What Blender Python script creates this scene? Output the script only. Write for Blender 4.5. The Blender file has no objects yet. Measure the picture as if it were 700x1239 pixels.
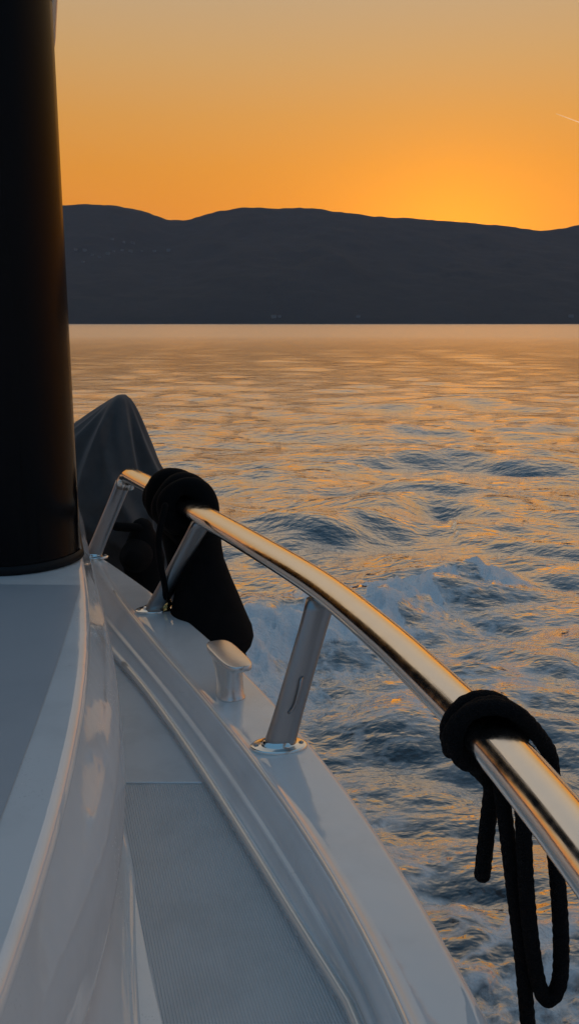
import bpy, bmesh, math, random
import numpy as np
from mathutils import Vector, Matrix
random.seed(4); rng = np.random.default_rng(7)
C = bpy.context.scene.collection
R = math.radians
CAMZ = 2.30; PITCH = R(12.0); FPX = 619.5/math.tan(R(30))

# ------------------------------------------------------------------ design helpers (plan measurements)
def ray(px, py):
    u = (px-350)/FPX; v = -(py-619.5)/FPX
    return (u, math.cos(PITCH)+v*math.sin(PITCH), -math.sin(PITCH)+v*math.cos(PITCH))
def atz(px, py, z):
    d = ray(px, py); t = (z-CAMZ)/d[2]; return Vector((d[0]*t, d[1]*t, z))
def aty(px, py, Y):
    d = ray(px, py); t = Y/d[1]; return Vector((d[0]*t, Y, CAMZ+d[2]*t))

# ------------------------------------------------------------------ object helpers
def tag(o, label=None, cat=None, group=None, kind=None):
    if label: o['label'] = label
    if cat: o['category'] = cat
    if group: o['group'] = group
    if kind: o['kind'] = kind
    return o
def empty(name, loc=(0,0,0)):
    o = bpy.data.objects.new(name, None); C.objects.link(o); o.location = loc; o.empty_display_size = .1
    return o
def link(name, me, mat, parent=None, smooth=True):
    me.materials.append(mat)
    if smooth: me.polygons.foreach_set('use_smooth', [True]*len(me.polygons))
    o = bpy.data.objects.new(name, me); C.objects.link(o)
    if parent:
        o.parent = parent
        bpy.context.view_layer.update()
        o.matrix_parent_inverse = parent.matrix_world.inverted()
    return o
def from_bm(name, bm, mat, parent=None, smooth=True, recalc=True):
    if recalc: bmesh.ops.recalc_face_normals(bm, faces=bm.faces)
    me = bpy.data.meshes.new(name); bm.to_mesh(me); bm.free()
    return link(name, me, mat, parent, smooth)
def loft(bm, rings, closed=True, cap=(False, False)):
    vs = [[bm.verts.new(p) for p in r] for r in rings]
    n = len(vs[0])
    for a, b in zip(vs[:-1], vs[1:]):
        for i in range(n if closed else n-1):
            j = (i+1) % n
            bm.faces.new((a[i], a[j], b[j], b[i]))
    if cap[0]: bm.faces.new(vs[0][::-1])
    if cap[1]: bm.faces.new(vs[-1])
    return vs
def catmull(pts, n=10):
    P = [Vector(p) for p in pts]; P = [2*P[0]-P[1]] + P + [2*P[-1]-P[-2]]
    out = []
    for i in range(1, len(P)-2):
        for k in range(n):
            t = k/n
            a, b, c, d = P[i-1], P[i], P[i+1], P[i+2]
            out.append(.5*((2*b)+(c-a)*t+(2*a-5*b+4*c-d)*t*t+(3*b-a-3*c+d)*t**3))
    out.append(P[-2]); return out
def tube(bm, path, rad, n=16, cap=True, round_ends=False, ry=None, up=Vector((0,0,1)), lay=None):
    """rad, ry: radius across and along 'up' (numbers or functions of t 0..1)"""
    path = [Vector(p) for p in path]; m = len(path); rings = []
    fr = rad if callable(rad) else (lambda t: rad)
    fy = (ry if callable(ry) else (lambda t: ry)) if ry is not None else fr
    prev = None; arcl = 0.0
    for i, p in enumerate(path):
        T = (path[min(i+1, m-1)]-path[max(i-1, 0)]).normalized()
        if prev is None:
            ref = up if abs(T.dot(up)) < .95 else Vector((0,1,0))
            A = T.cross(ref).normalized()
        else:
            A = (prev - T*prev.dot(T)).normalized()
        prev = A; B = A.cross(T)
        t = i/(m-1)
        if i: arcl += (p-path[i-1]).length
        def lay_(k): return 1 if not lay else 1+.075*(abs(math.cos(2*math.pi*k/n+arcl*2*math.pi/lay))-.6)+.075*(abs(math.cos(1.5*(2*math.pi*k/n)-arcl*math.pi/lay*1.5))-.6)
        ring = [p + (A*fr(t)*math.cos(2*math.pi*k/n) + B*fy(t)*math.sin(2*math.pi*k/n))*lay_(k) for k in range(n)]
        rings.append((ring, p, T, fr(t)))
    rr = [r[0] for r in rings]
    if round_ends:
        def dome(r, sgn):
            ring, p, T, q = r; o = []
            for k in (1,2,3):
                a = k*math.pi/2/3.3
                o.append([p + (v-p)*math.cos(a) + T*sgn*q*math.sin(a) for v in ring])
            return o
        rr = dome(rings[0], -1)[::-1] + rr + dome(rings[-1], 1)
    loft(bm, rr, True, (cap, cap))
def ellipse_ring(c, a, b, ang, n=32):
    ca, sa = math.cos(ang), math.sin(ang); o = []
    for k in range(n):
        t = 2*math.pi*k/n; x, y = a*math.cos(t), b*math.sin(t)
        o.append(Vector((c[0]+x*ca-y*sa, c[1]+x*sa+y*ca, c[2])))
    return o

# ------------------------------------------------------------------ materials
class NT:
    def __init__(s, tree): s.t = tree; s.n = tree.nodes; s.l = tree.links
    def new(s, typ, **kw):
        n = s.n.new(typ)
        for k, v in kw.items():
            if k.startswith('i_'):
                key = k[2:]; key = int(key) if key.isdigit() else key.replace('_', ' ')
                n.inputs[key].default_value = v
            else: setattr(n, k, v)
        return n
    def link(s, a, b): s.l.new(a, b)
    def math(s, op, a, b=None, c=None, clamp=False):
        n = s.n.new('ShaderNodeMath'); n.operation = op; n.use_clamp = clamp
        for i, v in enumerate((a, b, c)):
            if v is None: continue
            if isinstance(v, (int, float)): n.inputs[i].default_value = v
            else: s.l.new(v, n.inputs[i])
        return n.outputs[0]
    def maprange(s, v, a, b, c=0, d=1, smooth=False):
        n = s.n.new('ShaderNodeMapRange'); n.interpolation_type = 'SMOOTHSTEP' if smooth else 'LINEAR'
        s.l.new(v, n.inputs[0])
        for i, q in zip((1,2,3,4), (a,b,c,d)): n.inputs[i].default_value = q
        return n.outputs[0]
    def mixc(s, f, a, b, mode='MIX'):
        n = s.n.new('ShaderNodeMix'); n.data_type = 'RGBA'; n.blend_type = mode
        for idx, v in ((0, f), (6, a), (7, b)):
            if isinstance(v, (int, float)): n.inputs[idx].default_value = v
            elif isinstance(v, tuple): n.inputs[idx].default_value = (*v, 1) if len(v) == 3 else v
            else: s.l.new(v, n.inputs[idx])
        return n.outputs[2]
    def noise(s, vec, scale, detail=4, rough=.5, out=0, dist=0):
        n = s.new('ShaderNodeTexNoise', i_Scale=scale, i_Detail=detail, i_Roughness=rough, i_Distortion=dist)
        if vec is not None: s.l.new(vec, n.inputs['Vector'])
        return n.outputs[out]
    def bump(s, h, strength, dist, normal=None):
        n = s.new('ShaderNodeBump', i_Strength=strength, i_Distance=dist)
        s.l.new(h, n.inputs['Height'])
        if normal is not None: s.l.new(normal, n.inputs['Normal'])
        return n.outputs[0]
def mat(name, base=(.5,.5,.5), rough=.5, metal=0, ior=1.5, coat=0):
    m = bpy.data.materials.new(name); m.use_nodes = True
    nt = NT(m.node_tree); b = nt.n['Principled BSDF']
    b.inputs['Base Color'].default_value = (*base, 1); b.inputs['Roughness'].default_value = rough
    b.inputs['Metallic'].default_value = metal; b.inputs['IOR'].default_value = ior
    b.inputs['Coat Weight'].default_value = coat
    return m, nt, b
def coords(nt): return nt.new('ShaderNodeTexCoord').outputs['Object']

def gelcoat(name, base, rough=.12, wav=.0012):
    m, nt, b = mat(name, base, rough, ior=2.15)
    co = coords(nt)
    n1 = nt.noise(co, 5.5, 5, .6); n2 = nt.noise(co, 90, 3, .6); n3 = nt.noise(co, 2.3, 4, .6)
    grime = nt.maprange(n1, .46, .72, 0, .22, True)
    spk = nt.maprange(nt.noise(co, 210, 2, .5), .61, .67, 0, .6, True)
    spk = nt.math('MULTIPLY', spk, nt.maprange(n3, .5, .6, 0, 1, True))
    k = nt.math('ADD', grime, spk, clamp=True)
    nt.link(nt.mixc(k, base, tuple(c*.62 for c in base)), b.inputs['Base Color'])
    r = nt.math('ADD', nt.maprange(n1, .35, .7, rough*.8, rough*1.9), nt.math('MULTIPLY', spk, .5))
    nt.link(r, b.inputs['Roughness'])
    bp = nt.bump(n3, 1, wav*8)
    bp = nt.bump(n2, .12, .0005, bp)
    nt.link(bp, b.inputs['Normal'])
    return m
M_gel = gelcoat('white_gelcoat', (.78,.78,.775), .045, .0005)
M_gelb = gelcoat('white_gelcoat_hull', (.70,.70,.68), .14)

def nonskid():
    m, nt, b = mat('ribbed_nonskid', (.46,.47,.47), .42)
    co = coords(nt)
    sx = nt.new('ShaderNodeSeparateXYZ'); nt.link(co, sx.inputs[0])
    # ribs run along the deck (direction -0.27 across per 1 forward)
    q = nt.math('ADD', sx.outputs[0], nt.math('MULTIPLY', sx.outputs[1], .285))
    w = nt.math('SINE', nt.math('MULTIPLY', q, 2*math.pi/.0054))
    n = nt.noise(co, 7, 5, .65)
    h = nt.maprange(w, -.6, .8, 0, 1, True)
    # ribs are only moulded on the near panel
    near = nt.maprange(sx.outputs[1], 1.885, 1.89, 1, 0)
    hh = nt.math('MULTIPLY', h, near)
    col = nt.mixc(nt.math('MULTIPLY', nt.math('SUBTRACT', 1, h), nt.math('MULTIPLY', near, .42)), (.66,.66,.66), (.43,.435,.45))
    col = nt.mixc(nt.maprange(n, .42, .68, 0, .22, True), col, (.36,.36,.36))
    nt.link(col, b.inputs['Base Color'])
    nt.link(nt.bump(hh, .8, .0016), b.inputs['Normal'])
    return m
M_nonskid = nonskid()
def pad():
    m, nt, b = mat('trunk_nonskid', (.40,.43,.46), .34)
    co = coords(nt); n = nt.noise(co, 420, 2, .5); g = nt.noise(co, 5, 5, .6)
    nt.link(nt.bump(n, .35, .0008), b.inputs['Normal'])
    nt.link(nt.mixc(nt.maprange(g, .4, .75, 0, .5, True), (.40,.43,.46), (.34,.37,.40)), b.inputs['Base Color'])
    return m
M_pad = pad()
def steel():
    m, nt, b = mat('polished_steel', (.82,.80,.76), .10, 1)
    co = coords(nt); n = nt.noise(co, 30, 5, .6)
    nt.link(nt.maprange(n, .35, .75, .09, .20), b.inputs['Roughness'])
    nt.link(nt.bump(nt.noise(co, 9, 2, .5), .3, .002), b.inputs['Normal'])
    return m
M_steel = steel()
def steel2():
    m, nt, b = mat('brushed_steel', (.36,.36,.365), .3, 1)
    co = coords(nt); n = nt.noise(co, 40, 5, .6)
    nt.link(nt.maprange(n, .3, .8, .29, .31), b.inputs['Roughness'])
    return m
M_steel2 = steel2()
M_satin, _, _ = mat('satin_steel', (.72,.71,.70), .24, .8)
M_highlight, _, _ = mat('pale_highlight_metal', (.84,.82,.78), .30, .6)  # bright metal for the added strips that imitate edge highlights
M_brass, _, _ = mat('brass', (.90,.60,.22), .16, 1)
def glass():
    m, nt, b = mat('black_tinted_glass', (.003,.003,.004), .2, ior=1.22)
    co = coords(nt); n = nt.noise(co, 3, 5, .6)
    nt.link(nt.maprange(n, .4, .7, .16, .26), b.inputs['Roughness'])
    return m
M_glass = glass()
M_rubber, _, _ = mat('black_rubber', (.006,.006,.007), .55)
M_rubber.node_tree.nodes['Principled BSDF'].inputs['Specular IOR Level'].default_value = .2
def rope_mat():
    m, nt, b = mat('black_braided_rope', (.010,.010,.012), .85)
    b.inputs['Specular IOR Level'].default_value = .12
    co = coords(nt)
    v = nt.new('ShaderNodeTexVoronoi', i_Scale=330.0); nt.link(co, v.inputs['Vector'])
    nt.link(nt.bump(v.outputs[0], .8, .003), b.inputs['Normal'])
    f = nt.noise(co, 500, 2)
    nt.link(nt.mixc(f, (.002,.002,.003), (.009,.0085,.009)), b.inputs['Base Color'])
    return m
M_rope = rope_mat()
def cloth(name, a, b_, sc):
    m, nt, b = mat(name, a, .9)
    co = coords(nt); n = nt.noise(co, sc, 5, .6)
    nt.link(nt.mixc(nt.maprange(n, .35, .7), a, b_), b.inputs['Base Color'])
    nt.link(nt.bump(nt.noise(co, 260, 3, .6), .4, .003), b.inputs['Normal'])
    b.inputs['Sheen Weight'].default_value = .15
    return m
M_cover = cloth('grey_cover_cloth', (.055,.053,.054), (.085,.082,.082), 6)
M_fend = cloth('black_fender_sock', (.0035,.0035,.004), (.006,.0055,.006), 20)
M_fend.node_tree.nodes['Principled BSDF'].inputs['Sheen Weight'].default_value = 0
M_fend.node_tree.nodes['Principled BSDF'].inputs['Specular IOR Level'].default_value = .15

# ------------------------------------------------------------------ boat lines, metres; Y forward of the viewer, X to the right
LINES = {
 'D': (1.35, [(600,1239),(540,1139),(480,1040),(430,968),(385,905),(320,832),(165,702),(123,672)]),
 'C': (1.35, [(490,1239),(440,1135),(390,1040),(320,940),(245,850),(190,780),(137,715)]),
 'A': (1.25, [(420,1239),(360,1138),(300,1040),(240,940),(200,880),(148,812)]),
 'W': (1.25, [(197,1239),(165,1080),(153,1000),(150,945)]),
 'L': (1.40, [(100,1239),(137,1050),(150,950),(148,870),(125,780),(105,690)]),
 'E': (1.65, [(0,1210),(60,1040),(95,880),(110,760),(103,680)]),
 'N': (1.65, [(0,985),(45,865),(88,735)]),
}
FIT = {}
for k, (z, pp) in LINES.items():
    P = np.array([atz(a, b, z)[:2] for a, b in pp])
    co = np.polyfit(P[:,1], P[:,0], 2 if len(pp) < 5 else 3)
    FIT[k] = (co, P[:,1].min(), P[:,1].max())
def X(k, Y):
    co, a, b = FIT[k]; yc = min(max(Y, a), b)
    x = float(np.polyval(co, yc)); s = float(np.polyval(np.polyder(co), yc))
    if Y < a:
        d = Y-a; return x + s*d - (.03*max(0, d*d-.5) if k in 'DCA' else 0)
    return x + s*max(0, Y-b)
def xc(Y): return -1.15-.25*Y           # keel line
Y0, Y1 = -2.2, 4.0
ST = list(np.linspace(Y0, .6, 15)) + list(np.linspace(.65, Y1, 70))

yacht = empty('motor_yacht', (0, 0, 0))
tag(yacht, 'white motor yacht with a polished steel rail, ribbed side deck and dark cabin pillar', 'boat')

def both(prof, name, material, ys=ST, mirror=True, parent=yacht):
    """prof(Y) -> list of (x, z) across the boat; lofted along the boat, with its port mirror image in the same part"""
    bm = bmesh.new()
    rings = [[Vector((x, Y, z)) for x, z in prof(Y)] for Y in ys]
    loft(bm, rings, False)
    if mirror:
        loft(bm, [[Vector((2*xc(v.y)-v.x, v.y, v.z)) for v in r] for r in rings], False)
    bmesh.ops.remove_doubles(bm, verts=bm.verts, dist=1e-5)
    return from_bm(name, bm, material, parent)

def arc(cx, cz, r, a0, a1, n=5):
    return [(cx+r*math.cos(R(a0+(a1-a0)*i/n)), cz+r*math.sin(R(a0+(a1-a0)*i/n))) for i in range(n+1)]

# side deck floor
def prof_floor(Y):
    w, a = X('W', Y), X('A', Y)
    w = min(w, a-.12)
    return [(w-.16, 1.25), (w, 1.25), (w+.5*(a-w), 1.251), (a+.012, 1.25)]
both(prof_floor, 'side_deck', M_nonskid)
# narrow smooth margin along the inner edge of the deck
def foot(Y): return X('W', Y) - max(0, .105*(1.6-Y)) if Y > .2 else X('W', .2) - .147 + (X('W', Y)-X('W', .2))
def prof_margin(Y):
    w, q = X('W', Y), foot(Y)-.012
    return [(q, 1.2565), (q+.3*max(.02, w-q), 1.2565), (w-.004, 1.2565), (w-.001, 1.2555), (w, 1.249)]
both(prof_margin, 'deck_margin', M_gel, ys=[y for y in ST if y < 1.64])

# bulwark: bead at the deck, sloping face with a step, rounded cap, flat gunwale
def prof_bul(Y):
    a, c, d = X('A', Y), X('C', Y), X('D', Y)
    c = min(c, d-.05); a = min(a, c-.05)
    m = a+.52*(c-a)
    p  = [(a+.004, 1.243), (a+.004, 1.258)]
    p += arc(a+.012, 1.262, .010, 180, 75, 5)
    p += [(a+.024, 1.2725), (a+.36*(c-a), 1.283)]
    p += arc(m, 1.290, .007, 190, 70, 4)
    p += [(m+.012, 1.2975), (c-.026, 1.327)]
    p += [(c-.016, 1.334), (c-.012, 1.3445), (c-.008, 1.3515), (c-.001, 1.3555), (c+.007, 1.356), (c+.013, 1.3530), (c+.020, 1.3505), (c+.03, 1.350)]
    p += [((c+d)/2, 1.352), (d-.022, 1.350)]
    p += arc(d-.020, 1.330, .020, 85, 0, 6)
    return p
both(prof_bul, 'bulwark', M_gel)
def bead(name, fx, z, r, ys):  # added strips standing in for sky highlights on the rounded gelcoat edges
    for mir in (False, True):
        bm = bmesh.new()
        path = [Vector((fx(Y) if not mir else 2*xc(Y)-fx(Y), Y, z)) for Y in ys]
        tube(bm, path, r, 12, True)
        from_bm(name, bm, M_highlight, yacht)
bead('edge_highlight_strip', lambda Y: min(X('C', Y), X('D', Y)-.05)-.001, 1.3535, .0042, [y for y in ST if -2 < y < 3.12])
bead('deck_highlight_strip', lambda Y: min(X('A', Y), X('C', Y)-.05)+.010, 1.2675, .0085, [y for y in ST if -2 < y < 2.62])
# hull skin
def prof_hull(Y):
    d = X('D', Y); c = xc(Y); w = d-c
    return [(d-.001, 1.331), (d-.002, 1.30), (d+.018, 1.29), (d+.022, 1.262), (d+.018, 1.235), (d-.004, 1.225),
            (d-.03*w, .9), (d-.10*w, .45), (d-.2*w, .05), (d-.4*w, -.3), (c, -.55)]
hull = both(prof_hull, 'hull', M_gelb)
# transom plate and inner floor
bm = bmesh.new()
pr = prof_hull(Y1)
ring = [Vector((x, Y1, z)) for x, z in pr] + [Vector((2*xc(Y1)-x, Y1, z)) for x, z in pr[::-1][1:]]
bm.faces.new([bm.verts.new(p) for p in ring])
from_bm('transom', bm, M_gelb, yacht, False)
bm = bmesh.new()
rings = []
for Y in np.linspace(2.2, Y1-.002, 20):
    a = X('C', Y)-.04; rings.append([Vector((a, Y, 1.2455)), Vector((xc(Y), Y, 1.2465)), Vector((2*xc(Y)-a, Y, 1.2455))])
loft(bm, rings, False)
from_bm('aft_deck', bm, M_gel, yacht)
# stern coaming across the transom
bm = bmesh.new()
a = X('D', Y1)-.02; b_ = 2*xc(Y1)-a
sec = [(-.16,1.247),(-.16,1.335),(-.15,1.347),(-.14,1.351),(-.02,1.351),(-.006,1.345),(.004,1.33),(.004,1.2)]
loft(bm, [[Vector((x, Y1+q, z)) for q, z in sec] for x in np.linspace(a, b_, 12)], False)
from_bm('stern_coaming', bm, M_gel, yacht)
# swim platform
bm = bmesh.new()
xa, xb = X('D', Y1)+.36, 2*xc(Y1)-X('D', Y1)+.1
pl = [(xa-.25, Y1+.01), (xa, Y1+.2), (xa, Y1+.75), (xa-.05, Y1+.85), (xa-.18, Y1+.92), (xb+.18, Y1+.92), (xb, Y1+.75), (xb, Y1+.01)]
loft(bm, [[Vector((x, y, z)) for x, y in pl] for z in (.42, .44, .53, .55)], True, (True, True))
from_bm('swim_platform', bm, M_gelb, yacht, False)

# cabin trunk: side panel with a crease, rounded top edge, crowned top
YT = 3.55
def prof_trunk(Y):
    e, l = X('E', Y), X('L', Y)
    q = min(foot(Y), l+.16)
    if Y > 1.5: q = q+(l-.03-q)*min(1, (Y-1.5)/.4)
    p = [(q+.012, 1.245), (q+.011, 1.2570), (q+.004, 1.2585), (q-.003, 1.264), (q-.007, 1.275), (q*.45+.55*(l-.022), 1.33), (l-.020, 1.375), (l-.006, 1.390)]
    p += [(l+.003, 1.397), (l+.005, 1.403), (l+.004, 1.412)]
    for t in (.25, .5, .75):
        x = l+(e-l)*t + .022*math.sin(math.pi*t); p.append((x, 1.42+(1.622-1.42)*t))
    p += arc(e-.020, 1.630, .020, -5, 92, 10)
    p += [(e-.048, 1.6505), (e-.12, 1.651), (e-.4, 1.654), (xc(Y), 1.662)]
    return p
TS = [y for y in ST if y < YT]
both(prof_trunk, 'cabin_trunk', M_gel, ys=TS)
bm = bmesh.new()
pr = prof_trunk(TS[-1])
ring = [Vector((x, TS[-1], z)) for x, z in pr] + [Vector((2*xc(TS[-1])-x, TS[-1], z)) for x, z in pr[::-1][1:]]
bm.faces.new([bm.verts.new(p) for p in ring]); from_bm('trunk_end', bm, M_gel, yacht, False)
# raised anti-slip pad on the trunk top, 4 mm proud
bm = bmesh.new()
rings = []
for Y in np.linspace(-1.9, 2.16, 40):
    n = X('N', Y) - .0
    x1 = 2*xc(Y)-n
    def zt(x): 
        e = X('E', Y); c = xc(Y); s = min(1, max(0, (e-.12-(x if x > c else 2*c-x))/(e-.12-c))); return 1.6512+.0108*s
    xs = [n+.004, n+.001, n-.006] + list(np.linspace(n-.02, x1+.02, 12)) + [x1+.006, x1-.001, x1-.004]
    rings.append([Vector((x, Y, zt(x) + .0012)) for i, x in enumerate(xs)])
loft(bm, rings, False)
from_bm('antislip_pad', bm, M_pad, yacht)

# cabin house of dark tinted glass, rounded corners, under a roof slab
def house_plan(off=0, r=.20, n=12):
    """one wide rounded pillar following the trunk edge on the starboard side"""
    yf, yb = 2.24-off, 2.92+off
    def xs(Y): return X('E', Y)-.009+off
    pts = []
    cx, cy = xs(yf+r)-r, yf+r
    for i in range(n+1):
        a = R(-90+90*i/n); pts.append((cx+r*math.cos(a), cy+r*math.sin(a)))
    for Y in np.linspace(yf+r+.06, yb-.12, 5): pts.append((xs(Y), Y))
    pts += [(xs(yb)-.03, yb-.035), (xs(yb)-.10, yb)]
    xi = xs(yf+r)-.37-2*off
    pts += [(xi-.02, yb), (xi-.09, yb-.03), (xi-.11, yb-.10), (xi, yf+.12), (xi+.02, yf+.05), (xi+.07, yf+.01), (xi+.12, yf)]
    return pts
def roof_plan(off=0):
    st = house_plan(off)[:18]
    st += [(X('E', 3.3)-.02+off, 3.3), (X('E', 3.42)-.12, 3.42+off)]
    return st + [(2*xc(y)-x, y) for x, y in st[::-1]]
def flip(pl): return [(2*xc(y)-x, y) for x, y in pl[::-1]]
for fl in (lambda p: p, flip):
    bm = bmesh.new(); rings = []
    for z, o in ((1.648,.0), (1.70,.0), (2.2,-.001), (2.7,-.002), (3.11,-.002)):
        rings.append([Vector((x, y, z)) for x, y in fl(house_plan(o))])
    loft(bm, rings, True)
    pil = from_bm('dark_pillar', bm, M_glass, yacht)
    bm = bmesh.new(); rings = []
    for z, o in ((1.6525,.006), (1.662,.010), (1.672,.008), (1.676,.002)):
        rings.append([Vector((x, y, z)) for x, y in fl(house_plan(o))])
    loft(bm, rings, True)
    from_bm('rubber_gasket', bm, M_rubber, pil)
bm = bmesh.new()
rings = []
for z, o in ((3.095,-.03), (3.095,.004), (3.102,.012), (3.115,.015), (3.15,.015), (3.175,.0), (3.19,-.03)):
    rings.append([Vector((x, y, z)) for x, y in roof_plan(o)])
loft(bm, rings, True, (True, True))
from_bm('cabin_roof', bm, M_gelb, yacht)

# ------------------------------------------------------------------ handrail
RP = [(-2.0,.60,1.71),(-1.2,.55,1.71),(-.4,.47,1.71),(.3,.405,1.71),(.7,.362,1.71)]
rail_pts = [Vector((b, a, z)) for a, b, z in RP]
for px, py, z in [(700,1022,1.71),(650,960,1.71),(600,902,1.71),(530,832,1.71),(460,767,1.71),(385,707,1.71),(300,655,1.705),(230,615,1.70),(190,592,1.70),(164,578,1.70)]:
    rail_pts.append(atz(px, py, z))
end = rail_pts[-1]; T = (rail_pts[-1]-rail_pts[-2]).normalized()
rail_path = catmull(rail_pts, 12)
P3b = atz(112, 674, 1.356)
rail_path += [end+T*.05+Vector((0,0,-.001)), end+T*.095+Vector((0,0,-.008)), end+T*.125+Vector((-.004,0,-.03)), end+T*.133+Vector((-.008,.0,-.06)), ]
end_top = rail_path[-1]
bm = bmesh.new(); tube(bm, rail_path, .0395, 32, True, ry=.032)
rail = from_bm('handrail', bm, M_steel, yacht)

def rail_near(Y):
    return min(rail_path, key=lambda p: abs(p.y-Y)+abs(p.z-1.7)*.5)
def post(base, top, w=.034, d=.021, facing=None, plate=True):
    base, top = Vector(base), Vector(top)
    bm = bmesh.new(); m = 14; n = 72
    ang = facing if facing is not None else 0
    rings = []
    for i in range(m+1):
        t = i/m; c = base.lerp(top, t)
        k = 1+.10*abs(2*t-1)**4 - .06*t
        ring = []
        for q in range(n):
            th = 2*math.pi*q/n
            # slightly pointed oval
            x = w*k*math.copysign(abs(math.cos(th))**.7, math.cos(th)); y = d*k*math.copysign(abs(math.sin(th))**.8, math.sin(th))
            ring.append(c+Vector((x*math.cos(ang)-y*math.sin(ang), x*math.sin(ang)+y*math.cos(ang), 0)))
        rings.append(ring)
    loft(bm, rings, True, (True, True))
    p = from_bm('rail_post', bm, M_steel2, yacht)
    if plate:
        bm = bmesh.new(); rings = []
        for s, z in ((1,-.004),(1.0,.003),(.975,.0052),(.9,.0062),(.66,.0070),(.58,.0095),(.53,.016)):
            rings.append(ellipse_ring((base.x, base.y, base.z+z), .066*s, .043*s, ang, 36))
        loft(bm, rings, True, (True, True))
        from_bm('base_plate', bm, M_steel, p)
        for s in (-1, 1):
            bm = bmesh.new()
            bc = base+Vector((s*.052*math.cos(ang), s*.052*math.sin(ang), .0058))
            loft(bm, [ellipse_ring(bc, .006, .006, 0, 12), ellipse_ring(bc+Vector((0,0,.0025)), .0055, .0055, 0, 12), ellipse_ring(bc+Vector((0,0,.004)), .003, .003, 0, 12)], True, (True, True))
            from_bm('screw', bm, M_steel2, p)
    return p
b1 = atz(337, 903, 1.352); t1 = atz(389, 714, 1.70)
p1 = post(b1, t1-Vector((0,0,.02)), facing=R(8))
# thin bent wire along the face of the near post
bm = bmesh.new()
def on_post(t, dx): return b1.lerp(t1, t)+Vector((dx, -.0215, 0))
tube(bm, catmull([on_post(.24,.004)+Vector((-.006,.004,0)), on_post(.25,.002)+Vector((0,-.006,0)), on_post(.30,.008)+Vector((0,-.010,0)), on_post(.40,.008)+Vector((0,-.010,0)), on_post(.45,.006)+Vector((0,-.006,0)), on_post(.46,.003)+Vector((.006,.004,0))], 6), .0033, 8)
from_bm('post_wire', bm, M_steel2, p1)
b2 = atz(187, 738, 1.352); t2 = rail_near(2.78)
post(b2, t2-Vector((0,0,.02)), facing=R(20))
b3 = P3b; post(b3, end_top+Vector((0,0,.03)), w=.034, d=.018, facing=R(8))

# mooring cleat on the gunwale
cb = atz(279, 842, 1.351); tdir = Vector((-.44, 1, 0)).normalized(); ndir = Vector((1,.44,0)).normalized()
def cp(u, v, z): return cb+tdir*u+ndir*v+Vector((0,0,z))
def cring(u0, a, b, z, n=28, p=2.6):
    o = []
    for k in range(n):
        t = 2*math.pi*k/n; c, s = math.cos(t), math.sin(t)
        o.append(cp(u0+a*math.copysign(abs(c)**(2/p), c), b*math.copysign(abs(s)**(2/p), s), z))
    return o
bm = bmesh.new()
loft(bm, [cring(0,.042,.036,-.002), cring(0,.042,.036,.003), cring(.002,.043,.035,.006), cring(.003,.040,.033,.012), cring(.005,.040,.032,.04), cring(.012,.047,.032,.062), cring(.021,.057,.032,.080), cring(.029,.068,.032,.092), cring(.033,.076,.031,.0985)], True, (True, False))
cl = from_bm('mooring_cleat', bm, M_satin, yacht)
bm = bmesh.new()
P4 = dict(p=3.6)
loft(bm, [cring(.012,.100,.033,.0987,**P4), cring(.012,.1045,.0365,.100,**P4), cring(.012,.1055,.0375,.102,**P4), cring(.012,.1055,.0375,.1115,**P4), cring(.012,.104,.036,.1135,**P4), cring(.012,.100,.032,.114,**P4), cring(.012,.03,.008,.115,**P4)], True, (True, True))
from_bm('cleat_horn', bm, M_satin, cl)

# small chrome courtesy light on the bulwark face, small white margin seam at deck joint
sl = atz(209, 812, 1.335)
bm = bmesh.new()
tl = Vector((-.43,1,0)).normalized()
def lr(a, b, h): 
    up = Vector((-.5,-.2,.9)).normalized(); sd = tl.cross(up)
    return [sl+tl*a*math.cos(2*math.pi*k/20)+sd*b*math.sin(2*math.pi*k/20)+up*h for k in range(20)]
loft(bm, [lr(.040,.010,-.012), lr(.040,.010,.002), lr(.034,.0075,.0045), lr(.02,.004,.0055)], True, (True, True))
from_bm('courtesy_light', bm, M_steel, yacht)
# panel seam across the side deck
bm = bmesh.new()
ys = 1.893
loft(bm, [[Vector((x, ys-.003, 1.2515)), Vector((x, ys-.0015, 1.2545)), Vector((x, ys+.0015, 1.2545)), Vector((x, ys+.003, 1.2515))] for x in np.linspace(X('W', ys)+.004, X('A', ys)-.001, 6)], False)
from_bm('deck_joint', bm, M_gel, yacht)

# ------------------------------------------------------------------ rope on the near rail
def rail_frame(Y):
    i = min(range(len(rail_path)), key=lambda k: abs(rail_path[k].y-Y))
    c = rail_path[i]; T = (rail_path[i+1]-rail_path[i-1]).normalized()
    N = T.cross(Vector((0,0,1))).normalized()       # outboard
    U = N.cross(T).normalized()
    return c, T, N, U
def wrap(Y, th0, th1, Rm, adv, n=20, along=0.0):
    c, T, N, U = rail_frame(Y); o = []
    for k in range(n+1):
        s = k/n; th = R(th0+(th1-th0)*s)   # 0 = under the rail, positive turns inboard then over the top
        o.append(c - T*(along+adv*s) + (-U*math.cos(th) - N*math.sin(th))*Rm)
    return o
RR = .0128
bm = bmesh.new()
yr = 1.235
pts = [aty(583,1058,1.25), aty(588,1010,1.255), aty(594,960,1.26)] + [aty(598,935,1.262)]
path = catmull(pts, 8)[:-4] + wrap(yr, 20, 385, .0375+RR, .030, 36, -.004) + wrap(yr, 390, 700, .0395+RR, .014, 30, .027)
path += catmull([aty(604,938,1.235), aty(607,965,1.225), aty(613,1010,1.215), aty(622,1085,1.21), aty(631,1160,1.20), aty(638,1240,1.19), aty(646,1330,1.18), aty(650,1420,1.18)], 8)
def smooth(p, it=2):
    p = [Vector(q) for q in p]
    for _ in range(it): p = [p[0]] + [(p[i-1]+2*p[i]+p[i+1])/4 for i in range(1, len(p)-1)] + [p[-1]]
    return p
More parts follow.
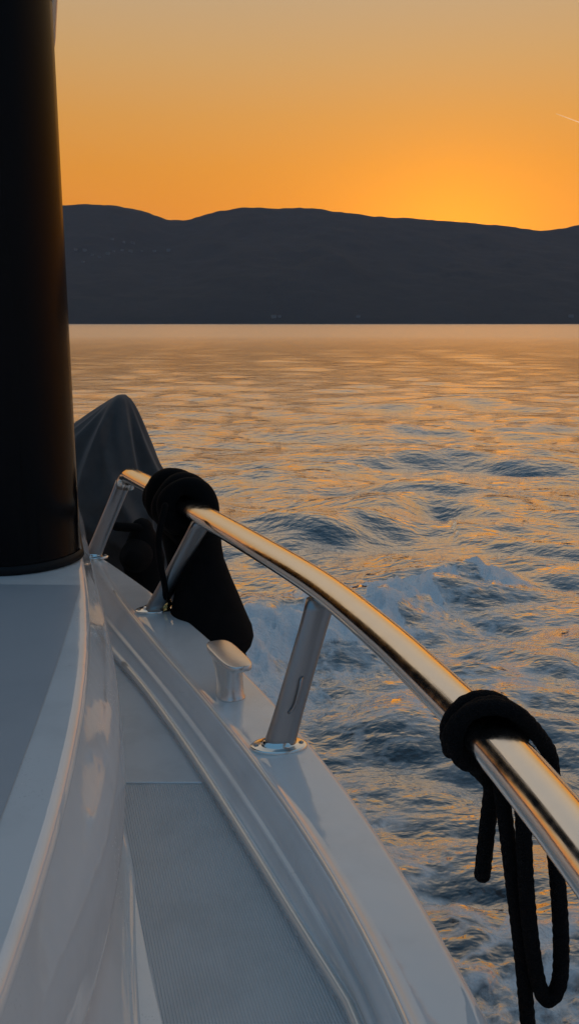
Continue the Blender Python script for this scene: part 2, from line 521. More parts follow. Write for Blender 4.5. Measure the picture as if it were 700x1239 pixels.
def dense(p, step=.0035):
    o = [p[0]]
    for a, b in zip(p[:-1], p[1:]):
        m_ = max(1, int((b-a).length/step))
        o += [a.lerp(b, (q+1)/m_) for q in range(m_)]
    return smooth(o, 4)
tube(bm, dense(smooth(path, 3)), lambda t: RR*(1 if t < .55 else .93), 26, True, True, lay=.030)
# second strand: over the top of the rail, down behind it, a hanging bight, and back up to the hitch
c, T, N, U = rail_frame(yr-.03)
p2 = wrap(yr, 60, 232, .040+RR*1.2, .055, 18, .012)
p2 += catmull([aty(664,905,1.225), aty(668,950,1.215), aty(669,1010,1.20), aty(675,1080,1.19), aty(678,1140,1.185), aty(676,1190,1.18), aty(662,1210,1.18), aty(650,1188,1.18), aty(641,1130,1.185), aty(635,1060,1.19), aty(632,985,1.2), aty(628,945,1.205), aty(612,930,1.22)], 9)
tube(bm, dense(smooth(p2, 3)), RR*.95, 26, True, True, lay=.030)
rope = from_bm('mooring_rope', bm, M_rope)
tag(rope, 'black rope hitched round the near end of the steel rail, its loop hanging over water', 'rope')

# ------------------------------------------------------------------ black fender hung on the rail further along
fy = 2.72
c, T, N, U = rail_frame(fy)
fr = empty('boat_fender', (c.x+.09, c.y, 1.0))
tag(fr, 'black teardrop fender in a cloth sock hanging outside the steel rail by the middle post', 'fender')
def rev(name, axis_pts, radii, material, parent, n=40, wob=.0):
    bm = bmesh.new(); m = len(axis_pts); rings = []
    for i, (p, r) in enumerate(zip(axis_pts, radii)):
        p = Vector(p)
        rings.append([p+Vector((r*math.cos(2*math.pi*k/n)*(1+wob*math.sin(3*2*math.pi*k/n+i*.4)), r*math.sin(2*math.pi*k/n)*(1+wob*math.sin(2*2*math.pi*k/n+1+i*.3)), 0)) for k in range(n)])
    loft(bm, rings, True, (True, True))
    return from_bm(name, bm, material, parent)
# silhouette measured at the fender's distance
sil = [(628,246,8),(640,246,12),(650,246,13),(662,246,19),(680,246,27),(700,248,33),(720,250,40),(742,252,47),(758,254,52),(770,255,53),(780,255,50),(788,255,44),(795,255,36),(802,255,25),(807,255,10)]
FY = 2.86
ax = [aty(cx, y, FY) for y, cx, w in sil]; k = FY/ math.cos(0)/FPX*1.02
rad = [w*k for y, cx, w in sil]
A2, R2 = [], []
for i in range(len(ax)-1):
    for s in (0, .5): A2.append(ax[i].lerp(ax[i+1], s)); R2.append(rad[i]+(rad[i+1]-rad[i])*s)
A2.append(ax[-1]); R2.append(rad[-1])
rev('sock_body', A2, R2, M_fend, fr, 44, .012)
e0 = aty(286, 796, FY-.02)
bm = bmesh.new(); tube(bm, catmull([aty(280,770,FY), aty(288,785,FY), aty(293,796,FY), aty(290,806,FY)], 6), .016, 12, True, True)
from_bm('drawstring_end', bm, M_fend, fr)
# wraps of the fender lanyard round the rail
bm = bmesh.new()
def fat_wrap(Y, R1, r, a0, a1, tilt):
    c, T, N, U = rail_frame(Y); o = []
    for q in range(41):
        th = R(a0+(a1-a0)*q/40)
        o.append(c + (-U*math.cos(th) - N*math.sin(th))*R1*(1+.06*math.sin(2*th+tilt)) + T*tilt*.02*math.sin(th) - T*.02*q/40)
    return o
for Yw, R1, r_, a0, a1, tl_ in ((3.13,.058,.036,10,375,-.9),(3.06,.064,.038,-30,335,.8),(2.97,.070,.036,0,355,-.6),(2.92,.066,.034,30,390,1.4)):
    tube(bm, fat_wrap(Yw, R1, r_, a0, a1, tl_), (lambda t, r_=r_, Yw=Yw: r_*(1+.13*math.sin(9*t+Yw*7)+.07*math.sin(23*t+Yw))), 18, True, True)
tube(bm, smooth(catmull([aty(205,628,2.98), aty(226,650,2.95), aty(240,655,2.9), aty(246,645,FY)], 6)), .045, 16, True, True)
tube(bm, smooth(catmull([aty(246,610,2.95), aty(248,640,2.9), aty(246,665,2.86), aty(248,700,2.86)], 6)), lambda t: .040+.035*t, 16, True, True)
tube(bm, smooth(catmull([aty(198,604,3.08), aty(206,630,3.02), aty(214,660,2.98), aty(222,700,2.92), aty(232,740,FY)], 6)), .045, 16, True, True)
from_bm('lanyard_wrap', bm, M_fend, fr)
bm = bmesh.new()
hk = atz(201, 738, 1.352)
tube(bm, smooth(catmull([aty(200,612,2.76), aty(192,650,2.74), aty(194,682,2.75), aty(200,712,2.79), hk+Vector((.0,0,.035))], 8)), .0105, 10, True, True)
from_bm('tie_line', bm, M_rope, fr)
bm = bmesh.new()
loft(bm, [ellipse_ring(hk+Vector((0,0,z)), r, r, 0, 18) for z, r in ((-.001,.018),(.005,.018),(.008,.012),(.011,.016),(.018,.020),(.026,.021),(.034,.018),(.040,.011),(.043,.006))], True, (True, True))
from_bm('brass_ferrule', bm, M_brass, fr)

# ------------------------------------------------------------------ noise on arrays
def vnoise(x, y, seed=0):
    xi = np.floor(x).astype(np.int64); yi = np.floor(y).astype(np.int64); fx = x-xi; fy_ = y-yi
    def h(a, b):
        k = (a*374761393 + b*668265263 + seed*1442695041) & 0xffffffff
        k = ((k ^ (k >> 13))*1274126177) & 0xffffffff
        return ((k ^ (k >> 16)) & 0xffff)/65535.0
    u = fx*fx*(3-2*fx); v = fy_*fy_*(3-2*fy_)
    return (h(xi,yi)*(1-u)+h(xi+1,yi)*u)*(1-v)+(h(xi,yi+1)*(1-u)+h(xi+1,yi+1)*u)*v
def fbm(x, y, o=4, seed=0, g=.5):
    s = 0; a = 1; t = 0
    for i in range(o):
        s = s+a*vnoise(x*2**i+17*i, y*2**i-9*i, seed+i); t += a; a *= g
    return s/t
# ------------------------------------------------------------------ covered thing on the stern platform
Yc = 4.35
apex = aty(147, 478, Yc)
bm = bmesh.new(); n = 200; rings = []
levels = np.linspace(0, 1, 80)
zb = .555
H = apex.z-zb
for i, t in enumerate(levels):
    z = apex.z-H*t
    drop = H*t
    rr = .02+.42*min(drop/.40, 1)**.62*.40 + .05*min(1, drop/1.0)        # right side reach
    rl = .02+.62*min(drop/.55, 1)**.95 + .06*min(1, drop/1.2)          # left side reach
    ring = []
    for k in range(n):
        th = 2*math.pi*k/n; cs, sn = math.cos(th), math.sin(th)
        a = rr if cs > 0 else rl
        a = a*abs(cs)**1.0+.0
        rx = rr if cs > 0 else rl
        ry = .05+.30*min(drop/.5, 1)**.7
        rad_ = 1/math.sqrt((cs/rx)**2+(sn/ry)**2)
        fold = 1+min(1, drop/.30)*(.07*math.sin(5*th+1.2+2.3*drop)+.04*math.sin(9*th+.5-3*drop))*(.4+.6*abs(sn))
        for a0, slope, wd, am in ((-98,-14,7,.10),(-66,10,6,.09),(-128,-30,9,.11),(-40,16,8,.08),(-150,-12,7,.08),(-112,34,6,.06),(80,10,9,.1),(140,-8,9,.1)):
            dd = ((math.degrees(th)-a0-slope*drop/.5+180) % 360)-180
            fold += 1.7*am*min(1, drop/.16)*(math.exp(-abs(dd/wd)**1.4) - .35*math.exp(-((dd-1.9*wd)/wd)**2))
        fold += .05*(float(fbm(np.array(3*cs+9), np.array(3*sn+drop*2.5), 3, 77))-.5)*min(1, drop/.1)
        sag = .05*math.sin(4*th+2)*min(1, drop/.3)*(1-t)
        swag = .030*math.exp(-((drop-.42-.25*(cs+1))/.05)**2)-.02*math.exp(-((drop-.50-.25*(cs+1))/.05)**2)+.028*math.exp(-((drop-.62+.18*cs)/.05)**2)
        fold += swag/max(rad_, .08)*.8
        ring.append(Vector((apex.x+rad_*fold*cs-.03*math.sin(5*drop), apex.y+rad_*fold*sn, z+sag)))
    rings.append(ring)
loft(bm, rings, True, (True, False))
cov = from_bm('draped_cover', bm, M_cover)
tag(cov, 'dark grey cloth cover draped to a peak over something on the stern platform', 'cover')

# dark gear with a short bar between the cover and the fender, clamped at the stern
gr = empty('stern_gear', aty(170, 700, 3.86))
tag(gr, 'black stern gear with a grip bar and round body, between grey cover and fender', 'boat gear')
bm = bmesh.new()
g0 = aty(174, 675, 3.86)
tube(bm, [aty(172,640,3.86), aty(173,655,3.86), g0, aty(176,705,3.86), aty(178,740,3.86), aty(180,800,3.86)+Vector((0,0,-.3))], lambda t: (.05,.075,.095,.085,.06,.05)[round(t*5)], 24, True, True)
from_bm('gear_body', bm, M_fend, gr)
bm = bmesh.new()
tube(bm, smooth(catmull([aty(141,637,3.80), aty(155,638,3.80), aty(172,640,3.83), aty(185,650,3.86)], 6)), .020, 14, True, True)
from_bm('grip_bar', bm, M_fend, gr)
bm = bmesh.new()
c0 = aty(163, 676, 3.73)
tube(bm, [c0+Vector((0,.09,0)), c0+Vector((0,.02,0)), c0], lambda t: (.072,.070,.055)[round(t*2)], 24, True, True)
wh = from_bm('round_housing', bm, M_fend, gr)
bm = bmesh.new(); tube(bm, [c0+Vector((0,-.018,0)), c0+Vector((0,-.034,0)), c0+Vector((0,-.038,0))], lambda t: (.022,.022,.014)[round(t*2)], 16)
from_bm('grey_cap', bm, M_steel2, wh)
bm = bmesh.new()
q = aty(186, 720, 3.86)
tube(bm, catmull([q, q+Vector((-.10,0,-.02)), Vector((X('D', 3.74)-.01, 3.74, 1.31))], 6), .02, 12)
from_bm('clamp_arm', bm, M_fend, gr)

def sstep(a, b, x):
    t = np.clip((x-a)/(b-a), 0, 1); return t*t*(3-2*t)
def poly_dist(px, py, pts):
    """signed distance to a polyline (positive on its far side) and position 0..1 along it"""
    best = np.full(px.shape, 1e9); sgn = np.zeros(px.shape); al = np.zeros(px.shape)
    L = [0]
    for a, b in zip(pts[:-1], pts[1:]): L.append(L[-1]+math.hypot(b[0]-a[0], b[1]-a[1]))
    for i, (a, b) in enumerate(zip(pts[:-1], pts[1:])):
        dx, dy = b[0]-a[0], b[1]-a[1]; l2 = dx*dx+dy*dy
        t = np.clip(((px-a[0])*dx+(py-a[1])*dy)/l2, 0, 1)
        ex, ey = px-a[0]-t*dx, py-a[1]-t*dy; d = np.hypot(ex, ey)
        m = d < best
        best = np.where(m, d, best); al = np.where(m, (L[i]+t*math.sqrt(l2))/L[-1], al)
        sgn = np.where(m, np.sign(dx*(py-a[1])-dy*(px-a[0])), sgn)
    return best*sgn, al
def grid_mesh(name, V, nr, nc, wrap_c, material, attrs=()):
    i = np.arange(nr-1)[:,None]; j = np.arange(nc if wrap_c else nc-1)[None,:]; j2 = (j+1) % nc
    F = np.stack([i*nc+j, i*nc+j2, (i+1)*nc+j2, (i+1)*nc+j], -1).reshape(-1, 4)
    me = bpy.data.meshes.new(name)
    me.vertices.add(len(V)); me.vertices.foreach_set('co', V.astype(np.float32).ravel())
    me.loops.add(F.size); me.loops.foreach_set('vertex_index', F.astype(np.int32).ravel())
    me.polygons.add(len(F)); me.polygons.foreach_set('loop_start', np.arange(0, F.size, 4, dtype=np.int32))
    me.update(calc_edges=True)
    for nm, val in attrs:
        at = me.attributes.new(nm, 'FLOAT', 'POINT'); at.data.foreach_set('value', val.astype(np.float32).ravel())
    me.validate()
    return link(name, me, material)

# ------------------------------------------------------------------ sea
def sea_material():
    m, nt, b = mat('sea_water', (.070,.074,.080), .12, ior=1.45)
    co = nt.new('ShaderNodeNewGeometry').outputs['Position']
    fo = nt.new('ShaderNodeAttribute', attribute_name='foam').outputs['Fac']
    la = nt.new('ShaderNodeAttribute', attribute_name='lace').outputs['Fac']
    # ripples, stretched across the wind
    mp = nt.new('ShaderNodeMapping'); mp.inputs['Rotation'].default_value = (0,0,R(-8)); mp.inputs['Scale'].default_value = (.55,1,1)
    nt.link(co, mp.inputs['Vector']); v = mp.outputs[0]
    n1 = nt.noise(v, .55, 5, .55); n2 = nt.noise(v, 2.6, 4, .55); n3 = nt.noise(v, 11, 3, .55)
    ln = nt.new('ShaderNodeVectorMath', operation='LENGTH'); nt.link(co, ln.inputs[0])
    calm = nt.maprange(ln.outputs['Value'], 8, 50, 1, .6); wide = nt.maprange(ln.outputs['Value'], 8, 170, .06, .26)
    n0 = nt.noise(v, .11, 4, .6)
    far = nt.math('MULTIPLY', n0, nt.maprange(ln.outputs['Value'], 30, 200, 0, .9))
    h = nt.math('ADD', nt.math('ADD', far, nt.math('MULTIPLY', n1, .16)), nt.math('ADD', nt.math('MULTIPLY', n2, .085), nt.math('MULTIPLY', n3, .028)))
    bp = nt.bump(nt.math('MULTIPLY', h, calm), 1, 1.0)
    # foam pattern
    wv = nt.new('ShaderNodeVectorMath', operation='ADD')
    wn = nt.new('ShaderNodeVectorMath', operation='SCALE'); wn.inputs['Scale'].default_value = .34
    nt.link(nt.noise(co, 2.2, 3, .6, out=1), wn.inputs[0]); nt.link(co, wv.inputs[0]); nt.link(wn.outputs[0], wv.inputs[1])
    def vor(sc):
        q = nt.new('ShaderNodeTexVoronoi', feature='DISTANCE_TO_EDGE', i_Scale=sc); ms = nt.new('ShaderNodeMapping'); ms.inputs['Scale'].default_value = (.62,1.15,1); nt.link(wv.outputs[0], ms.inputs['Vector']); nt.link(ms.outputs[0], q.inputs['Vector']); return q.outputs[0]
    e1 = nt.maprange(vor(2.1), 0, .11, 1, 0, True); e2 = nt.maprange(vor(5.6), 0, .13, 1, 0, True)
    lace = nt.math('MAXIMUM', e1, nt.math('MULTIPLY', e2, .75))
    lace = nt.math('MULTIPLY', lace, nt.maprange(nt.noise(co, 9, 4, .65), .30, .58, .3, 1))
    lace = nt.math('MULTIPLY', lace, nt.math('MULTIPLY', la, 1.25), clamp=True)
    fine = nt.noise(co, 16, 7, .72)
    solid = nt.maprange(nt.math('ADD', nt.math('MULTIPLY', fine, .9), nt.math('MULTIPLY', fo, .95)), .72, 1.18, 0, 1, True)
    solid = nt.math('MULTIPLY', solid, nt.maprange(fo, .02, .2))
    f = nt.math('MAXIMUM', solid, nt.math('MULTIPLY', lace, 1.0), clamp=True)
    fb = nt.new('ShaderNodeBsdfPrincipled'); fb.inputs['Base Color'].default_value = (.80,.81,.82,1); fb.inputs['Roughness'].default_value = .6
    bub = nt.new('ShaderNodeTexVoronoi', i_Scale=38.0); nt.link(wv.outputs[0], bub.inputs['Vector'])
    nt.link(nt.bump(nt.math('ADD', fine, nt.math('MULTIPLY', bub.outputs[0], .4)), .8, .022), fb.inputs['Normal'])
    nt.link(bp, b.inputs['Normal'])
    lw = nt.new('ShaderNodeLayerWeight', i_Blend=.5); nt.link(bp, lw.inputs['Normal'])
    gl = nt.new('ShaderNodeBsdfGlossy', i_Roughness=.10); nt.link(wide, gl.inputs['Roughness']); gl.inputs['Color'].default_value = (1,.99,.98,1); nt.link(bp, gl.inputs['Normal'])
    gf = nt.math('POWER', lw.outputs['Facing'], 1.4, clamp=True)
    gm = nt.new('ShaderNodeMixShader'); nt.link(gf, gm.inputs[0]); nt.link(b.outputs[0], gm.inputs[1]); nt.link(gl.outputs[0], gm.inputs[2])
    mx = nt.new('ShaderNodeMixShader'); nt.link(f, mx.inputs[0]); nt.link(gm.outputs[0], mx.inputs[1]); nt.link(fb.outputs[0], mx.inputs[2])
    nt.link(mx.outputs[0], nt.n['Material Output'].inputs['Surface'])
    return m
M_sea = sea_material()
rad = np.concatenate([np.exp(np.arange(math.log(.8), math.log(260), .0085)), np.exp(np.arange(math.log(262), math.log(9500), .04))])
front = np.arange(-40, 40, .17); back = np.arange(40, 320, 2.0)
ang = np.radians(90-np.concatenate([front, back]))      # clockwise from +Y
rg, ag = np.meshgrid(rad, ang, indexing='ij')
sx0, sy0 = .4, .2
x = sx0+rg*np.cos(ag); y = sy0+rg*np.sin(ag); z = np.zeros_like(x); dxx = np.zeros_like(x); dyy = np.zeros_like(x)
cell = np.maximum(rg*.0085, rg*np.where(np.abs(((np.degrees(np.pi/2-ag)+180) % 360)-180) < 40.5, .003, .035))
lam = np.exp(rng.uniform(math.log(.20), math.log(5.0), 110))
for L_ in lam:
    th = R(90-12)+rng.normal(0, .42); k = 2*math.pi/L_
    amp = .0056*L_**.80*rng.uniform(.5, 1.2)*(1.0 if L_ < 2.2 else .6)*(1.45 if L_ < .75 else 1.0)
    ph = rng.uniform(0, 2*math.pi)
    a = amp*np.clip(1.6-cell/L_*5, 0, 1)
    # wave groups
    a = a*(.35+1.3*vnoise(x/(9*L_)+ph*9, y/(5*L_)-ph*5, int(ph*100)))
    q = k*(x*math.cos(th)+y*math.sin(th))+ph
    z += a*np.sin(q); dxx += .8*a*np.cos(q)*math.cos(th); dyy += .8*a*np.cos(q)*math.sin(th)
near = rg < 60
crests = [
 ([(262,842),(330,800),(420,764),(520,722),(585,692),(612,683)], .24, .34, .8),
 ([(300,668),(360,650),(430,634),(500,606),(570,612),(660,636)], .17, .42, 1.0),
 ([(270,606),(350,586),(440,560),(540,553),(640,562),(760,570)], .115, .55, 1.3),
 ([(400,540),(470,524),(560,513),(640,515),(760,520)], .085, .65, 1.4),
 ([(460,505),(560,488),(660,484),(760,486)], .08, .8, 1.6),
 ([(560,760),(640,720),(700,690),(790,660)], .04, .40, .8),
 ([(430,880),(540,850),(640,820),(740,800)], .05, .30, .6),
]
foam = np.zeros_like(x); lace = np.zeros_like(x)
for i, (pp, h, s0, s1) in enumerate(crests):
    pts = [tuple(atz(a, b, 0)[:2]) for a, b in pp]
    d, al = poly_dist(x[near], y[near], pts)
    wob = (fbm(x[near]*.35, y[near]*.35, 3, 40+i)-.5)*.9 + (fbm(x[near]*1.6, y[near]*1.6, 3, 44+i)-.5)*.22
    d = d+wob
    prof = np.where(d < 0, np.exp(-(d/s0)**2), np.exp(-(d/s1)**2))
    trough = -.35*np.exp(-((d+2.1*s0)/(1.1*s0))**2)
    env = sstep(0, .22, al)*sstep(1, .75, al)*(.75+.4*fbm(al*4, al*0+i, 2, 60+i))
    if i == 0: env = np.maximum(env, sstep(.8, .2, al)*.9)
    z[near] += h*env*(prof+trough)
    if i == 0:
        fm = sstep(-.70, -.2, d)*sstep(.14, .02, d)*sstep(1.0, .84, al)*(.05+1.25*sstep(.28, .52, fbm(x[near]*2.6, y[near]*3.4, 5, 90, .6)))
        foam[near] = np.maximum(foam[near], fm)
        ch = sstep(-1.2, -.2, d)*sstep(.35, .1, d)*sstep(.55, .15, al)
        foam[near] = np.maximum(foam[near], ch*(.1+1.0*sstep(.32, .56, fbm(x[near]*2.4, y[near]*3.2, 5, 91, .6))))
        lace[near] = np.maximum(lace[near], sstep(-2.6, -.4, d)*sstep(.5, 0, d)*sstep(1.05, .6, al)*.55)
    else:
        pk = np.clip(fbm(x[near]*1.1, y[near]*1.1, 4, 120+i)-.52, 0, 1)*4
        lace[near] = np.maximum(lace[near], .42*pk*np.exp(-((d+.25)/.5)**2)*env)
# churned foam lace close along the hull
def blob(px, py, rx, ry):
    c_ = atz(px, py, 0); return np.exp(-((x-c_.x)/rx)**2-((y-c_.y)/ry)**2)
pat = fbm(x*.8, y*1.1, 4, 5)
lz = 1.8*blob(640,1190,1.4,.9)+.6*blob(400,830,1.2,.7)+1.0*blob(560,1050,1.2,.6)+.8*blob(470,960,1.4,.6)+.7*blob(640,930,1.2,.6)+.5*blob(560,840,1.5,.5)
lace = np.maximum(lace, np.clip(lz, 0, 1)*sstep(.30, .52, pat))
foam = np.maximum(foam, .55*blob(660,1215,.8,.4)*sstep(.42, .6, pat))
lump = np.zeros_like(x); lump[near] = (fbm(x[near]*4.5, y[near]*4.5, 4, 200)-.45)
lump2 = np.zeros_like(x); lump2[near] = fbm(x[near]*13, y[near]*13, 3, 230)-.5
z += (lump*.16+lump2*.10)*np.clip(foam, 0, 1) + (lump*.05+lump2*.02)*np.clip(lace, 0, 1)
V = np.stack([x-dxx, y-dyy, z], -1).reshape(-1, 3)
sea = grid_mesh('sea', V, len(rad), len(ang), True, M_sea, (('foam', foam), ('lace', lace)))
tag(sea, 'rippled evening sea with a breaking wake', None, None, 'structure')

# ------------------------------------------------------------------ far shore
SK = [(-700,300),(-400,285),(-150,262),(0,250),(80,247),(110,247),(145,248),(170,255),(195,264),(215,269),(240,264),(265,256),(290,251),(330,252),(380,251),(420,257),(470,262),(510,264),(560,268),(600,272),(630,277),(665,280),(684,276),(700,273),(760,266),(860,272),(1100,290),(1500,320)]
RY = 5600.0; SH = 3650.0
sxs = []; szs = []
for a, b in SK:
    p = aty(a, b, RY); sxs.append(p.x); szs.append(p.z)
gx = np.linspace(-6500, 6500, 520); gy = np.concatenate([np.linspace(SH-40, RY, 90), np.linspace(RY+40, 7800, 30)])
YY, XX = np.meshgrid(gy, gx, indexing='ij')
ridge = np.interp(XX, sxs, szs)
ker = np.hanning(9); ker /= ker.sum()
rr_ = np.convolve(np.pad(ridge[0], 4, mode='edge'), ker, 'valid'); ridge = np.tile(rr_, (len(gy), 1))
t = (YY-SH-25*np.sin(XX/400.0))/(RY-SH)
up = np.clip(t, 0, 1)
pf = np.where(t < 1, up**.92*(1.0-.10*np.sin(up*np.pi)), 1-(t-1)**1.3*1.4)
gul = (fbm(XX/520.0, YY/900.0, 5, 300)-.5)
hz = ridge*pf + ridge*gul*.26*np.sin(np.clip(up, 0, 1)*np.pi)**.8
hz += (fbm(XX/62.0, YY/62.0, 3, 310)-.5)*17*np.clip(up*6, 0, 1)
hz = np.where(t <= 0, -1.2, np.maximum(hz, 1.2*np.clip(t*60, 0, 1)))
hz = np.maximum(hz, -1.2)
def hill_mat():
    m, nt, b = mat('forest_hillside', (.06,.06,.05), .95)
    co = nt.new('ShaderNodeNewGeometry').outputs['Position']
    n = nt.noise(co, .004, 6, .6); n2 = nt.noise(co, .03, 4, .6)
    c1 = nt.mixc(nt.maprange(n, .3, .75, 0, 1, True), (.054,.050,.046), (.064,.058,.054))
    nt.link(nt.mixc(nt.maprange(n2, .4, .7, 0, .4), c1, (.040,.040,.036)), b.inputs['Base Color'])
    nt.link(nt.bump(n2, .3, 12), b.inputs['Normal'])
    b.inputs['Specular IOR Level'].default_value = .1
    return m
hills = grid_mesh('hills', np.stack([XX, YY, hz], -1).reshape(-1, 3), len(gy), len(gx), False, hill_mat())
tag(hills, 'dark wooded hills across the water', None, None, 'structure')
def hill_z(px_, py_):
    i = min(max(np.searchsorted(gy, py_), 1), len(gy)-1); j = min(max(np.searchsorted(gx, px_), 1), len(gx)-1)
    fy2 = (py_-gy[i-1])/(gy[i]-gy[i-1]); fx2 = (px_-gx[j-1])/(gx[j]-gx[j-1])
    return float((hz[i-1,j-1]*(1-fx2)+hz[i-1,j]*fx2)*(1-fy2)+(hz[i,j-1]*(1-fx2)+hz[i,j]*fx2)*fy2)
def hit_hill(a, b):
    d = ray(a, b)
    for s in np.arange(SH-20, RY+300, 4.0):
        k = s/d[1]; X_, Z_ = d[0]*k, CAMZ+d[2]*k
        if Z_ <= hill_z(X_, s): return Vector((X_, s, hill_z(X_, s)))
    return None
M_wall, _, _ = mat('house_plaster', (.19,.185,.18), .8)
M_roof, _, _ = mat('house_roof_tiles', (.09,.07,.06), .85)
def house_mesh(w, d, h):
    bm = bmesh.new()
    loft(bm, [[Vector((sx*w/2, sy*d/2, z)) for sx, sy in ((-1,-1),(1,-1),(1,1),(-1,1))] for z in (-5, h)], True, (True, True))
    me = bpy.data.meshes.new('house_wall'); bmesh.ops.recalc_face_normals(bm, faces=bm.faces); bm.to_mesh(me); bm.free()
    bm = bmesh.new()
    o = .8
    v = [bm.verts.new(q) for q in ((-w/2-o,-d/2-o,h+.05),(w/2+o,-d/2-o,h+.05),(w/2+o,d/2+o,h+.05),(-w/2-o,d/2+o,h+.05),(-w/2+2,0,h+3),(w/2-2,0,h+3))]
    for f in ((0,1,5,4),(1,2,5),(2,3,4,5),(3,0,4),(3,2,1,0)): bm.faces.new([v[k] for k in f])
    mr = bpy.data.meshes.new('house_roof'); bmesh.ops.recalc_face_normals(bm, faces=bm.faces); bm.to_mesh(mr); bm.free()
    me.materials.append(M_wall); mr.materials.append(M_roof)
    return me, mr
HM = [house_mesh(15, 11, 8), house_mesh(20, 12, 10), house_mesh(12, 10, 7)]
def house(pxy, kind, label, group):
    p = hit_hill(*pxy)
    if p is None: return
    e = empty('hillside_house', p); e.rotation_euler.z = random.uniform(-.6, .6)
    tag(e, label, 'house', group)
    for nm, me in zip(('wall', 'roof'), HM[kind]):
        o = bpy.data.objects.new(nm, me); C.objects.link(o); o.parent = e
hs = [(92,303),(97,311),(103,304),(108,306),(112,309),(118,306),(121,312),(127,303),(131,308),(134,313),(138,305),(143,308),(148,304),(152,309),(158,305),(165,306),(172,305),(180,307),(187,305),(196,309),(204,304),(209,307),(101,318),(116,317),(136,290),(150,294),(161,295)]
for i, q in enumerate(hs[::2]+hs[-3:]):
    house(q, i % 3, 'tiny pale house in the cluster on the dark left hillside', 'houses on the left hillside')
for i, q in enumerate([(331,385),(338,384),(433,384),(690,384)]):
    house(q, (i+1) % 3, 'tiny pale house by the far waterline under the dark hills', 'houses along the far shore')

# ------------------------------------------------------------------ vapour trail high beyond the hills
ctm, nt, b = mat('vapour_trail', (.95,.93,.9), 1.0)
tr = nt.new('ShaderNodeBsdfTranslucent'); tr.inputs[0].default_value = (.98,.96,.93,1)
tp = nt.new('ShaderNodeBsdfTransparent'); mx = nt.new('ShaderNodeMixShader'); mx2 = nt.new('ShaderNodeMixShader')
mx.inputs[0].default_value = .75; mx2.inputs[0].default_value = .8
nt.link(b.outputs[0], mx.inputs[1]); nt.link(tr.outputs[0], mx.inputs[2]); nt.link(tp.outputs[0], mx2.inputs[1]); nt.link(mx.outputs[0], mx2.inputs[2])
nt.link(mx2.outputs[0], nt.n['Material Output'].inputs['Surface'])
bm = bmesh.new(); tube(bm, [aty(672,137.5,15000), aty(684,142,15000), aty(700,148,15000), aty(760,170,15000), aty(840,198,15000)], lambda t: 2.5+5*min(1, t*1.5), 10)
ct = from_bm('vapour_trail', bm, ctm); tag(ct, 'thin pale vapour trail in the sky at the right edge', 'vapour trail')

# ------------------------------------------------------------------ haze
bm = bmesh.new(); bmesh.ops.create_cube(bm, size=1)
for v in bm.verts: v.co = Vector((v.co.x*19200, 3400+v.co.y*13600, 380+v.co.z*770))
hm = bpy.data.materials.new('evening_haze'); hm.use_nodes = True; nt = NT(hm.node_tree); nt.n.clear()
out = nt.new('ShaderNodeOutputMaterial'); pv = nt.new('ShaderNodeVolumePrincipled')
pv.inputs['Color'].default_value = (.74,.78,1.0,1); pv.inputs['Density'].default_value = 3.5e-5; pv.inputs['Anisotropy'].default_value = 0
nt.link(pv.outputs[0], out.inputs['Volume'])
hazeo = from_bm('haze', bm, hm, None, False); tag(hazeo, 'thin evening haze over the water', None, None, 'stuff')

# ------------------------------------------------------------------ sky and sun
SUN_EL, SUN_AZ = R(3.0), R(9.9)       # azimuth clockwise from +Y; behind the ridge
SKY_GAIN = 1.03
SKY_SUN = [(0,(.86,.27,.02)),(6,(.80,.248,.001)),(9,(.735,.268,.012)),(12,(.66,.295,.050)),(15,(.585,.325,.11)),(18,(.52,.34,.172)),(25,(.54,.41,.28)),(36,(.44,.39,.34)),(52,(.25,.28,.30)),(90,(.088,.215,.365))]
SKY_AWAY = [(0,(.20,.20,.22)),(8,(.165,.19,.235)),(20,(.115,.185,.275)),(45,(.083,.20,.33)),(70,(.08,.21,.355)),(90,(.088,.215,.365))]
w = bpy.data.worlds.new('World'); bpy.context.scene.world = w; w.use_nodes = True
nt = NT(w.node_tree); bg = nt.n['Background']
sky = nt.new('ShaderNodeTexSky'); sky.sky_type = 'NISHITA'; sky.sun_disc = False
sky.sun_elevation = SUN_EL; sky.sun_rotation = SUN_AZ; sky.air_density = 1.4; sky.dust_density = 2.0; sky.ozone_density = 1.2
# evening air: the Nishita sky blended with a dusk gradient, measured in view, brightened above it for chrome and water, by true elevation and bearing from the sun
tc = nt.new('ShaderNodeTexCoord').outputs['Generated']
nrm = nt.new('ShaderNodeVectorMath', operation='NORMALIZE'); nt.link(tc, nrm.inputs[0]); dirv = nrm.outputs[0]
sp = nt.new('ShaderNodeSeparateXYZ'); nt.link(dirv, sp.inputs[0])
el = nt.math('MULTIPLY', nt.math('ARCSINE', sp.outputs[2]), 180/math.pi)
def dotv(v):
    n = nt.new('ShaderNodeVectorMath', operation='DOT_PRODUCT'); nt.link(dirv, n.inputs[0]); n.inputs[1].default_value = v; return n.outputs['Value']
hx = math.sin(SUN_AZ); hy = math.cos(SUN_AZ)
hor = nt.math('SQRT', nt.math('MAXIMUM', nt.math('SUBTRACT', 1, nt.math('MULTIPLY', sp.outputs[2], sp.outputs[2])), 1e-4))
caz = nt.math('DIVIDE', dotv((hx, hy, 0)), hor)
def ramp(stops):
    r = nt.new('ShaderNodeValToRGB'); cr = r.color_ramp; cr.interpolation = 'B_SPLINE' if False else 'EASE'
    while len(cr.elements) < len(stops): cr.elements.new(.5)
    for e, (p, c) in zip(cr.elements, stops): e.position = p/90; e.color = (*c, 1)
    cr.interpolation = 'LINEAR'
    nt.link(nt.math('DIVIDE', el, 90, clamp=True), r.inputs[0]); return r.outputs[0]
sunside = ramp(SKY_SUN); away = ramp(SKY_AWAY)
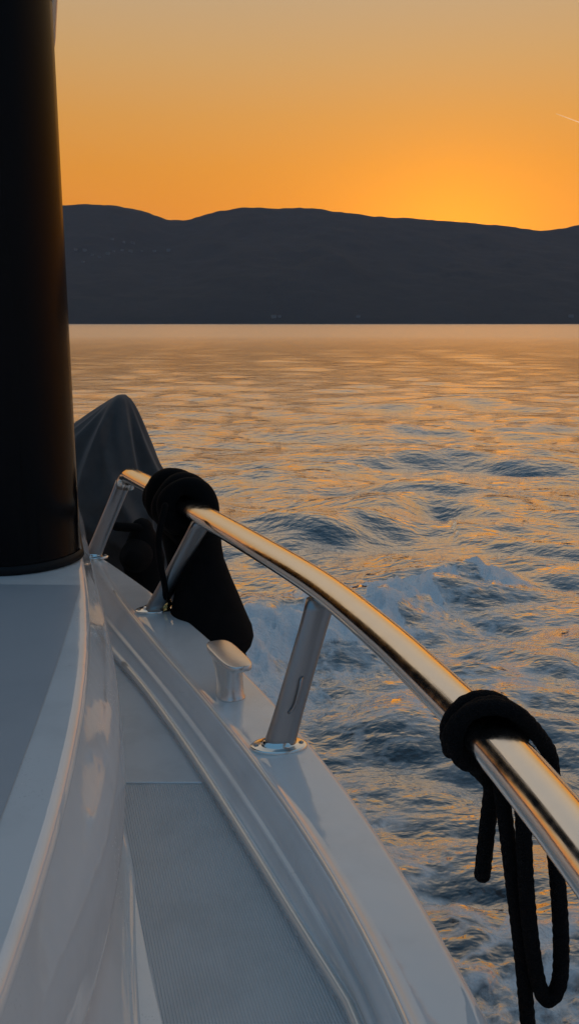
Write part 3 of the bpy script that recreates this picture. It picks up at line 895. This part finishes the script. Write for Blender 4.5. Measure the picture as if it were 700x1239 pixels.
base = nt.mixc(nt.maprange(caz, -.35, .88, 0, 1, True), away, sunside)
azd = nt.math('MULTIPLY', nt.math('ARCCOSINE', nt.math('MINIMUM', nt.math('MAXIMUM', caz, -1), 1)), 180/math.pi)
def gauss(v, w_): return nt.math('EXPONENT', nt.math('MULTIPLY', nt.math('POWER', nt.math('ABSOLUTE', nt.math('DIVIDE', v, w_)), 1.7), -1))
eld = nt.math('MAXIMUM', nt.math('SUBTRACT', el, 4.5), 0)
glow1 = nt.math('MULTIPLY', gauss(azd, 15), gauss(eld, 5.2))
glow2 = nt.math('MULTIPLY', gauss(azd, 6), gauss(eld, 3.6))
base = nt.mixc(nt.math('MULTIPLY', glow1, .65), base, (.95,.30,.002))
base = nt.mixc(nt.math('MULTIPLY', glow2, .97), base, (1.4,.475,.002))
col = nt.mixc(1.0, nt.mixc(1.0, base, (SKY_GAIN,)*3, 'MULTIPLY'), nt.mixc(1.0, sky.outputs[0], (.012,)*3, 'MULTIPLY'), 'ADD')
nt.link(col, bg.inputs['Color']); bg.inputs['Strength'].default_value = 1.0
ld = bpy.data.lights.new('sun', 'SUN'); ld.energy = 5.0; ld.angle = R(.5); ld.color = (1,.62,.30)
lo = bpy.data.objects.new('sun', ld); C.objects.link(lo)
sd = Vector((math.sin(SUN_AZ)*math.cos(SUN_EL), math.cos(SUN_AZ)*math.cos(SUN_EL), math.sin(SUN_EL)))
lo.rotation_euler = sd.to_track_quat('Z', 'Y').to_euler()

# ------------------------------------------------------------------ camera and settings
cd = bpy.data.cameras.new('camera'); cam = bpy.data.objects.new('camera', cd); C.objects.link(cam)
cam.location = (0, 0, CAMZ); cam.rotation_euler = (R(90)-PITCH, 0, 0)
cd.sensor_fit = 'VERTICAL'; cd.angle = R(60); cd.clip_start = .03; cd.clip_end = 60000
S = bpy.context.scene; S.camera = cam
S.render.engine = 'CYCLES'; S.cycles.use_denoising = True
S.cycles.max_bounces = 8; S.cycles.volume_bounces = 0
S.view_settings.view_transform = 'Standard'; S.view_settings.look = 'None'; S.view_settings.exposure = 0; S.view_settings.gamma = 1
S.render.resolution_x = 578; S.render.resolution_y = 1024
